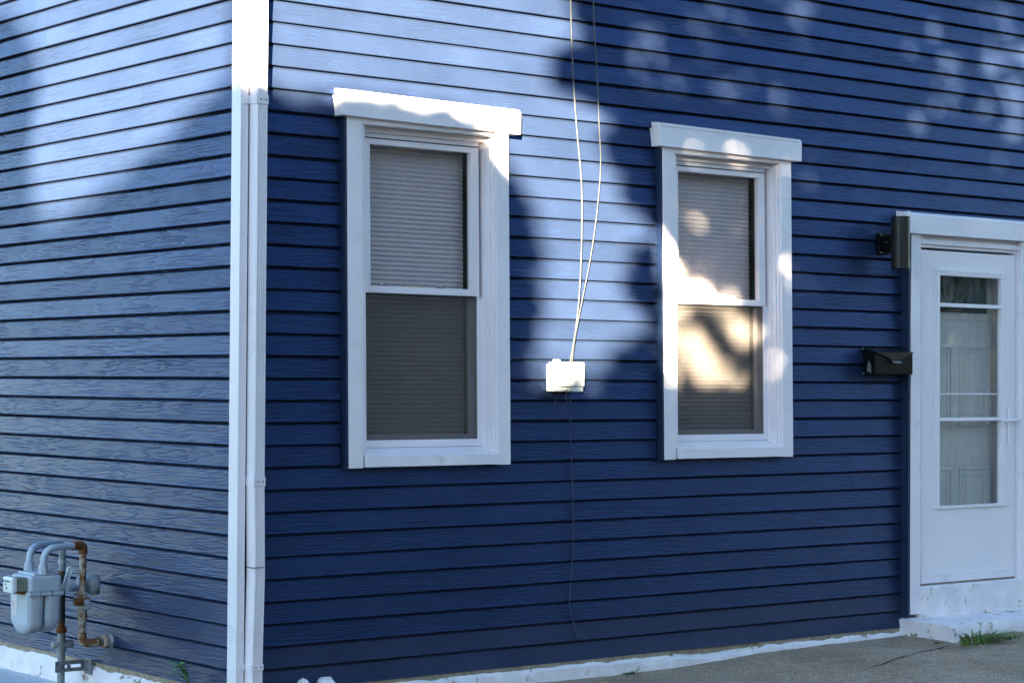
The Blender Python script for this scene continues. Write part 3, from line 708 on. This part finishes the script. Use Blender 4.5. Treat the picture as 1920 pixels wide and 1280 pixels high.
# regulator disc and its lever
MB().tube([(-.125, 1.315, .487), (-.115, 1.312, .487), (-.075, 1.300, .487), (-.055, 1.295, .487)], [.036, .042, .042, .034], 24).build('regulator', 'meter_grey', root, smooth=True)
MB().tube([(-.095, 1.255, .487), (-.085, 1.245, .487), (-.055, 1.235, .487), (-.045, 1.230, .487)], [.040, .048, .048, .040], 24).build('regulator', 'pipe_grey', root, smooth=True)
MB().tube([(-.16, 1.33, .470), (-.05, 1.28, .470)], .018, 14).build('regulator_neck', 'pipe_grey', root, smooth=True)
MB().tube([(-.185, 1.29, .472), (-.13, 1.29, .474)], [.015, .016], 14).build('regulator_cap', 'meter_grey', root, smooth=True)
MB().tube([(-.135, 1.30, .45), (-.115, 1.28, .40)], [.022, .026], 12).build('regulator_neck', 'meter_grey', root, smooth=True)
lv = MB().add([(-.222, 1.33, .452), (-.205, 1.325, .452), (-.186, 1.30, .500), (-.168, 1.295, .572), (-.178, 1.296, .582), (-.190, 1.299, .574), (-.205, 1.305, .510)], [(0, 1, 2, 3, 4, 5, 6)])
lv.v += [(x+.004, y-.008, z) for (x, y, z) in lv.v]; lv.f += [tuple(range(7, 14))[::-1]] + [(i, (i+1) % 7, 7+(i+1) % 7, 7+i) for i in range(7)]
lv.build('lever', 'dial_white', root)
# meter: top case, two rounded pans, connections
MB().box(MX-.078, MX+.082, yc-.108, yc+.108, .474, .556).build('top_case', 'meter_grey', root, bevel=.014)
MB().box(MX-.052, MX+.054, yc-.085, yc+.095, .553, .568).build('top_case', 'meter_grey', root, bevel=.006)
MB().box(MX-.086, MX+.092, yc-.118, yc+.118, .462, .4775).build('case_flange', 'meter_grey', root, bevel=.003)
for yy in (yR, yL):
    MB().tube([(MX, yy, .560), (MX, yy, .588)], [.027, .027], 8).build('swivel_nut', 'meter_grey', root)
    MB().tube([(MX, yy, .588), (MX, yy, .607)], [.0235, .0235], 14).build('swivel_nut', 'meter_grey', root, smooth=True)
def pan(x0, x1, w_, zb_, zt_):
    P = []; a = w_/2; r = a*.98
    P.append((yc+a*1.03, zt_)); P.append((yc-a*1.03, zt_))
    for k in range(13):
        t = math.pi+math.pi*k/12; P.append((yc+r*math.cos(t)*(.93+.05*abs(math.cos(t))), zb_+r*.62+r*.62*math.sin(t)))
    q = MB(); n_ = len(P); prof = [(x0, .86), (x0+.012, .97), (x0+.022, 1.0), (x1-.022, 1.0), (x1-.012, .97), (x1, .86)]
    zc = (zb_+zt_)/2; vs = []
    for xx, s in prof: vs += [(xx, yc+(p[0]-yc)*s, zt_+(p[1]-zt_)*(s if p[1] < zt_-.01 else 1)) for p in P]
    fs = [tuple(range(n_)), tuple((len(prof)-1)*n_+k for k in range(n_))[::-1]]
    for i in range(len(prof)-1):
        for k in range(n_): fs.append((i*n_+k, i*n_+(k+1) % n_, (i+1)*n_+(k+1) % n_, (i+1)*n_+k))
    return q.add(vs, fs)
pan(MX-.088, MX-.006, .212, .268, .464).build('front_pan', 'meter_grey', root, smooth=True)
pan(MX+.002, MX+.084, .212, .274, .464).build('rear_pan', 'meter_grey', root, smooth=True)
for xx, yy in ((MX-.079, yc-.112), (MX-.030, yc-.114), (MX+.03, yc-.114), (MX+.080, yc-.112), (MX-.083, yc-.03), (MX-.083, yc+.05)):
    MB().tube([(xx, yy, .456), (xx, yy, .486)], .0055, 8).build('bolt', 'galvanised', root)
MB().box(MX-.135, MX-.076, yc-.070, yc+.020, .482, .548).build('index_box', 'dial_box', root, bevel=.005)
MB().box(MX-.162, MX-.134, yc-.078, yc+.026, .476, .552).build('index_window', 'dial_white', root, bevel=.010)
q = MB()
for k in range(4): q.tube([(MX-.1625, yc+.010-.020*k, .532), (MX-.1640, yc+.010-.020*k, .532)], .0055, 8)
q.tube([(MX-.1625, yc-.01, .515), (MX-.164, yc-.01, .515)], .005, 8); q.tube([(MX-.1625, yc-.02, .498), (MX-.164, yc-.02, .498)], .006, 8)
q.build('dial_marks', 'ink', root)
MB().box(MX-.112, MX-.078, yc-.066, yc+.016, .468, .484).build('index_gasket', 'rust', root)
MB().box(MX-.0895, MX-.0875, yc+.02, yc+.072, .355, .455).build('sticker', 'sticker', root)
# bracket tying the riser to the foundation
br = MB().box(-.185, -.018, yI-.0285, yI-.0245, .080, .100).box(-.185, -.018, yI-.0285, yI-.0245, .045, .064).box(-.185, -.165, yI-.0285, yI-.0245, .064, .080).box(-.045, -.018, yI-.0285, yI-.0245, .064, .080)
br.build('bracket', 'galvanised', root)
MB().box(-.0285, -.0245, yI-.10, yI-.0285, .030, .110).build('bracket_plate', 'galvanised', root, bevel=.001)
for xx in (-.165, -.115): MB().tube([(xx, yI-.038, .072), (xx, yI-.028, .072)], .010, 6).build('bolt', 'galvanised', root)
for zz in (.055, .09): MB().tube([(-.032, yI-.065, zz), (-.027, yI-.065, zz)], .006, 6).build('bolt', 'galvanised', root)
tag(root, 'grey gas meter with rusty pipes standing against the side wall', 'gas meter'); adopt(root)

# ------------------------------------------------------------------ small plants and rubble
def tuft(name, pix, nb, h, spread, label, mat='grass_blades', lean=(0, -1)):
    base = onG(pix[0], pix[1], gz(onG(*pix, .04).x, -.4)); m = MB()
    for _ in range(nb):
        a = random.uniform(0, 2*math.pi); r = spread*random.random()**.7
        p = base + Vector((math.cos(a)*r*1.3, math.sin(a)*r*.4, .0)); hh = h*random.uniform(.4, 1.1)
        d = Vector((math.cos(a)+lean[0]*.6, math.sin(a)*.7+lean[1]*.5, 0))*random.uniform(.4, 1.5)*hh; wd = random.uniform(.0022, .0045)
        sd_ = Vector((-d.y, d.x, 0)).normalized()*wd; vs = []
        for t, k in ((0, 1), (.35, 1), (.7, .7), (1, .05)):
            c = p + d*t*t*1.2 + Vector((0, 0, hh*(t-.55*t*t))); vs += [c-sd_*k, c+sd_*k]
        m.add(vs, [(0, 1, 3, 2), (2, 3, 5, 4), (4, 5, 7, 6)])
    o = m.build(name, mat); tag(o, label, 'grass', 'weeds along the house'); return o
tuft('grass_tuft', (1842, 1206), 130, .15, .14, 'largest green grass tuft in front of the doorstep', lean=(.8, -.6))
tuft('grass_tuft', (1902, 1196), 60, .05, .10, 'low grass clump at the right edge by the doorstep')
tuft('grass_tuft', (1183, 1264), 45, .035, .045, 'small green weed growing out of the foundation crack below the windows')
tuft('grass_tuft', (1760, 1206), 26, .025, .03, 'tiny weed at the left corner of the doorstep')
q = MB(); base = onL(352, 1283, -.05); base.z -= .03
for k in range(11):
    a = rad(200+random.uniform(-75, 75)); hh = random.uniform(.07, .15)
    tip = base+Vector((math.cos(a)*.05, math.sin(a)*.07, hh)); q.tube(bezier([base, base+Vector((0, 0, hh*.5)), tip], 4), .0018, 5)
    L_ = random.uniform(.03, .045); d = Vector((math.cos(a), math.sin(a), random.uniform(-.3, .3))).normalized(); s_ = d.cross(Vector((0, 0, 1))).normalized()*L_*.38
    q.add([tip, tip+d*L_*.4+s_, tip+d*L_, tip+d*L_*.4-s_, tip+d*L_*.45+Vector((0, 0, .006))], [(0, 1, 4), (1, 2, 4), (2, 3, 4), (3, 0, 4)])
o = q.build('weed', 'weed_leaves'); tag(o, 'broad-leaved green weed at the foot of the side wall', 'weed')
def rubble(px, py, s, label):
    p = onR(px, py, -.05); bm = bmesh.new(); bmesh.ops.create_icosphere(bm, subdivisions=2, radius=1)
    for v in bm.verts:
        k = 1+.25*noise.noise(v.co*1.7+Vector((px, 0, 0))); v.co = Vector((v.co.x*s[0]*k, v.co.y*s[1]*k, v.co.z*s[2]*k))
    me = bpy.data.meshes.new('rubble'); bm.to_mesh(me); bm.free(); o = bpy.data.objects.new('rubble', me); C.objects.link(o)
    me.materials.append(MATS['white_masonry']); o.location = (p.x, -.06, p.z); tag(o, label, 'rubble', 'broken painted chunks'); return o
rubble(609, 1283, (.045, .05, .04), 'white painted concrete chunk right of the downspout foot')
rubble(566, 1286, (.035, .04, .035), 'smaller grey-white concrete chunk beside the downspout foot')

# ------------------------------------------------------------------ across the street: what shades the walls and shows in the paint
def far_house(x0, x1, y0, y1, h, ridge, wall, label):
    root = empty('street_house', ((x0+x1)/2, (y0+y1)/2, -.14))
    MB().box(x0, x1, y0, y1, -.14, h).build('wall', wall, root)
    ym = (y0+y1)/2
    MB().prism([(y0-.4, h), (y1+.4, h), (ym, ridge)], x0-.3, x1+.3, 'x').build('roof', 'far_roof', root)
    n_ = max(2, int((x1-x0)/2.4))
    for k in range(n_):
        xw = x0+(x1-x0)*(k+.5)/n_
        for z in ((1.0, 2.4), (3.4, 4.7)):
            if z[1] > h-.2: continue
            f = MB().box(xw-.52, xw+.52, y1+.005, y1+.05, z[0]-.08, z[1]+.08).build('window', 'white_paint', root)
            MB().box(xw-.42, xw+.42, y1+.052, y1+.06, z[0], z[1]).build('pane', 'far_glass', f)
    MB().box(x0+.6, x0+1.5, y1+.005, y1+.05, -.1, 2.0).build('door', 'far_roof', root)
    tag(root, label, 'house', 'houses across the street'); adopt(root)
far_house(-52, -39, -32, -24, 4.6, 6.6, 'far_brick', 'brick house across the street, farthest left')
far_house(-36, -14, -32, -24, 4.6, 7.6, 'far_siding', 'long pale house across the street behind the camera')
far_house(-10, 3, -31, -23, 5.2, 7.6, 'far_brick', 'brick house across the street with tall roof')
far_house(8, 19, -31, -23, 5.4, 8.0, 'far_siding', 'pale house across the street facing the door')
far_house(21, 34, -31, -23, 5.4, 8.2, 'far_brick', 'brick house across the street, farthest right')

# trees: leaves hang where they shade the walls; gaps in the crowns let the sun through
LITR = [[(430, -90), (1083, -90), (1078, 20), (1108, 70), (1045, 112), (1043, 160), (1112, 188), (1140, 215), (1140, 262), (1156, 300), (1168, 345), (1195, 400), (1240, 425),
         (1232, 462), (1188, 470), (1180, 560), (1215, 585), (1238, 610), (1195, 640), (1155, 655), (1140, 690), (1105, 722), (1040, 728), (990, 700), (1003, 640), (1003, 450), (985, 385), (958, 345), (905, 258), (872, 224), (820, 208), (640, 197), (505, 174), (430, 166)],
        [(1238, 424), (1270, 470), (1290, 508), (1340, 538), (1415, 560), (1415, 570), (1277, 575), (1275, 735), (1255, 758), (1243, 730), (1243, 600), (1238, 500)],
        [(1277, 602), (1312, 598), (1340, 650), (1388, 682), (1402, 716), (1340, 730), (1283, 705)],
        [(1352, 585), (1398, 575), (1432, 615), (1420, 650), (1375, 640)]]
LITL = [[(62, -120), (450, -120), (450, 150), (392, 200), (300, 290), (215, 365), (140, 425), (80, 450), (52, 390), (46, 300), (56, 200), (52, 90), (22, 45), (-90, 30), (-90, -120)]]
DAP = [(1335, 85, 26, .55), (1400, 25, 22, .5), (1520, 18, 22, .4), (1590, 105, 26, .55), (1575, 130, 30, .45), (1710, 85, 22, .5), (1772, 172, 24, .6), (1888, 255, 24, .85), (1880, 300, 20, .5),
       (1790, 345, 22, .55), (1640, 228, 22, .5), (1720, 215, 18, .5), (1330, 130, 20, .35), (1530, 505, 24, .5), (1552, 560, 24, .5), (1550, 628, 24, .6), (1505, 530, 18, .5), (1500, 660, 20, .35), 
       (1725, 690, 16, .5), (1462, 590, 38, -.14), (1466, 690, 28, -.14), (1620, 100, 20, .35), (1690, 40, 22, .4), (1860, 120, 26, .4), (1470, 190, 20, .3), (1830, 20, 24, .35), (1650, 300, 18, .4)]
def inside(p, poly):
    c = False; n_ = len(poly); j = n_-1
    for i in range(n_):
        a, b = poly[i], poly[j]
        if (a[1] > p[1]) != (b[1] > p[1]) and p[0] < (b[0]-a[0])*(p[1]-a[1])/(b[1]-a[1])+a[0]: c = not c
        j = i
    return c
WR = [[(lambda v: (v.x, v.z))(onR(*p)) for p in poly] for poly in LITR]
WL = [[(lambda v: (v.y, v.z))(onL(*p)) for p in poly] for poly in LITL]
WD = [((lambda v: (v.x, v.z))(onR(x, y)), r/330.0, s) for x, y, r, s in DAP]
def lit_right(x, z):
    for i, p in enumerate(WR):
        if inside((x, z), p): return 1.0
    k = 0.0
    if x > 2.3 and z > 3.0 or (3.62 < x < 4.45 and z > 1.6):
        k = .74*min(1, max(0, (noise.noise((x*3.2, z*2.6, 4.2))+.6*noise.noise((x*7, z*6, 1.1))+.08)/.25))
    for (cx_, cz_), r, s in WD:
        if (x-cx_)**2*.6+(z-cz_)**2 < (r*1.1)**2: k = max(k, .45+.5*s)
    return k
def leaf(m, p, s):
    d = Vector((random.gauss(0, 1), random.gauss(0, 1), random.gauss(0, .6))).normalized(); n_ = Vector((random.gauss(0, 1), random.gauss(0, 1), random.gauss(0, 1)))
    e = d.cross(n_).normalized()*s*.42; d = d*s
    m.add([p-d*.5, p-d*.05+e, p+d*.5, p-d*.05-e], [(0, 1, 2, 3)])
crownA, crownB = MB(), MB()
rng = random.Random(11)
for _ in range(88000):
    x = rng.uniform(-.05, 8.0); z = rng.uniform(.6, 5.4)
    if x > 2.0 and z > 1.5 and not (x > 4.35 and z < 2.5) and rng.random() < .30: continue
    if rng.random() < lit_right(x+rng.gauss(0, .022), z+rng.gauss(0, .022)): continue
    t = rng.uniform(12.0, 16.5) if x > 1.9 else rng.uniform(13.0, 18.0)
    p = Vector((x, 0, z)) + SUN*t
    leaf(crownA if x < 1.9 else crownB, p, rng.uniform(.08, .155))
for _ in range(46000):
    y = rng.uniform(-.02, 3.4); z = rng.uniform(.6, 4.8)
    if any(inside((y+rng.gauss(0, .03), z+rng.gauss(0, .03)), p) for p in WL): continue
    leaf(crownA, Vector((0, y, z)) + SUN*rng.uniform(17.0, 24.0), rng.uniform(.09, .165))
def tree(crown, base, forks, label):
    root = empty('street_tree', base); b = Vector(base)
    crown.build('crown', 'tree_leaves', root)
    q = MB(); top = b+Vector((.1, .05, 3.0)); q.tube([b, b+Vector((.02, 0, 1.0)), b+Vector((.07, .03, 2.1)), top], [.20, .16, .14, .12], 12)
    for f in forks:
        e = Vector(f); mid = top.lerp(e, .5)+Vector((0, 0, .25)); q.tube(bezier([top-Vector((0, 0, .15)), mid, e], 5), [.09-.006*i for i in range(11)], 8)
    q.build('trunk', 'bark', root, smooth=True); tag(root, label, 'tree', 'street trees behind the camera'); adopt(root)
def hp(x, z, t): return Vector((x, 0, z))+SUN*t
def high_crown(m, c, r, n_, sd_):
    g_ = random.Random(sd_)
    for _ in range(n_):
        a = g_.uniform(0, 2*math.pi); v = g_.uniform(-1, 1); q = g_.random()**.4; sx = math.sqrt(1-v*v)
        lump = 1+.22*noise.noise((3*sx*math.cos(a), 3*sx*math.sin(a), 3*v+sd_))
        leaf(m, Vector((c[0]+r[0]*q*lump*sx*math.cos(a), c[1]+r[1]*q*lump*sx*math.sin(a), c[2]+r[2]*q*lump*v)), g_.uniform(.35, .6))
a0 = hp(.75, 0, 13.2); tree(crownA, (a0.x, a0.y, -.14), [hp(.4, 1.9, 12), hp(1.0, 2.3, 13.4), hp(.8, 1.4, 14.2)], 'leafy tree shading the corner of the blue house')
b0 = hp(4.3, 0, 14.2); tree(crownB, (b0.x, b0.y, -.14), [hp(3.2, 3.0, 13.2), hp(5.4, 3.2, 14.5), hp(4.4, 3.8, 15.0), hp(6.3, 2.2, 14.0), hp(2.6, 2.4, 14.0)], 'leafy tree shading the door end of the blue house')
def sky_blocking_tree(base, c, r, n_, sd_, label):  # unseen tree added overhead to block sky light from the walls
    m = MB(); high_crown(m, c, r, n_, sd_); b = Vector(base); top = Vector((b.x, b.y, c[2]-r[2]*.6))
    root = empty('street_tree', base); m.build('crown', 'tree_leaves', root)
    q = MB().tube([b, b.lerp(top, .4)+Vector((.1, 0, 0)), top], [.34, .27, .2], 12)
    for k in range(5):
        a = k*1.26+sd_; q.tube([top-Vector((0, 0, .4)), top+Vector((r[0]*.3*math.cos(a), r[1]*.3*math.sin(a), r[2]*.4)), top+Vector((r[0]*.6*math.cos(a), r[1]*.6*math.sin(a), r[2]*.7))], [.15, .1, .04], 8)
    q.build('trunk', 'bark', root, smooth=True); tag(root, label, 'tree', 'street trees behind the camera'); adopt(root)
sky_blocking_tree((-7.7, -12.5, -.14), (-9.0, -12.5, 12.8), (8.5, 7, 4.3), 4600, 3, 'unseen tall tree added behind the camera to cut sky light')
sky_blocking_tree((9.0, -11.0, -.14), (8, -10.5, 14.3), (8.5, 6.5, 4.0), 4600, 8, 'unseen tall tree added past the door to cut sky light')
# unseen trees across the street and in the side yard, added to darken reflections
rng = random.Random(5)
for k, (x, y, h, r, lab) in enumerate(((7.5, -17.5, 9.6, 3.4, 'unseen round tree added across the street, nearest the door'), (13.5, -18.5, 10.4, 3.7, 'unseen taller round tree added across the street'), (19.5, -18.0, 10.0, 3.7, 'unseen round tree added across the street before the pale house'), (26.0, -19.0, 10.8, 4.0, 'unseen round tree added across the street, farthest right'),
    (-15.5, 11.0, 4.6, 3.4, 'unseen low tree added in the side yard, nearest the street'), (-16.5, 17.5, 5.2, 3.6, 'unseen low tree added in the side yard, second from the street'), (-19.5, 24.0, 6.0, 4.0, 'unseen low tree added in the side yard, farthest back'), (-22.0, 15.0, 5.6, 4.0, 'unseen broad low tree added at the far side of the yard'))):
    cr = MB()
    for _ in range(3600):
        a = rng.uniform(0, 2*math.pi); v = rng.uniform(-1, 1); q = rng.random()**.4; sx = math.sqrt(1-v*v)
        lump = 1+.25*noise.noise((3*sx*math.cos(a), 3*sx*math.sin(a), 3*v+k*7))
        leaf(cr, Vector((x+r*q*lump*sx*math.cos(a), y+r*q*lump*sx*math.sin(a), h*.56+h*.44*q*v*lump)), rng.uniform(.3, .5))
    root = empty('street_tree', (x, y, -.14)); cr.build('crown', 'tree_leaves', root)
    q = MB().tube([(x, y, -.14), (x+.05, y, 1.5), (x-.05, y+.05, 3.2)], [.22, .17, .12], 10)
    for j in range(4):
        a = j*1.6+k; q.tube([(x-.03, y+.03, 2.4), (x+1.0*math.cos(a), y+1.0*math.sin(a), h*.6), (x+1.7*math.cos(a), y+1.7*math.sin(a), h*.75)], [.08, .05, .02], 6)
    q.build('trunk', 'bark', root, smooth=True); tag(root, lab, 'tree', 'unseen trees added across the street' if y < 0 else 'unseen trees added in the side yard'); adopt(root)
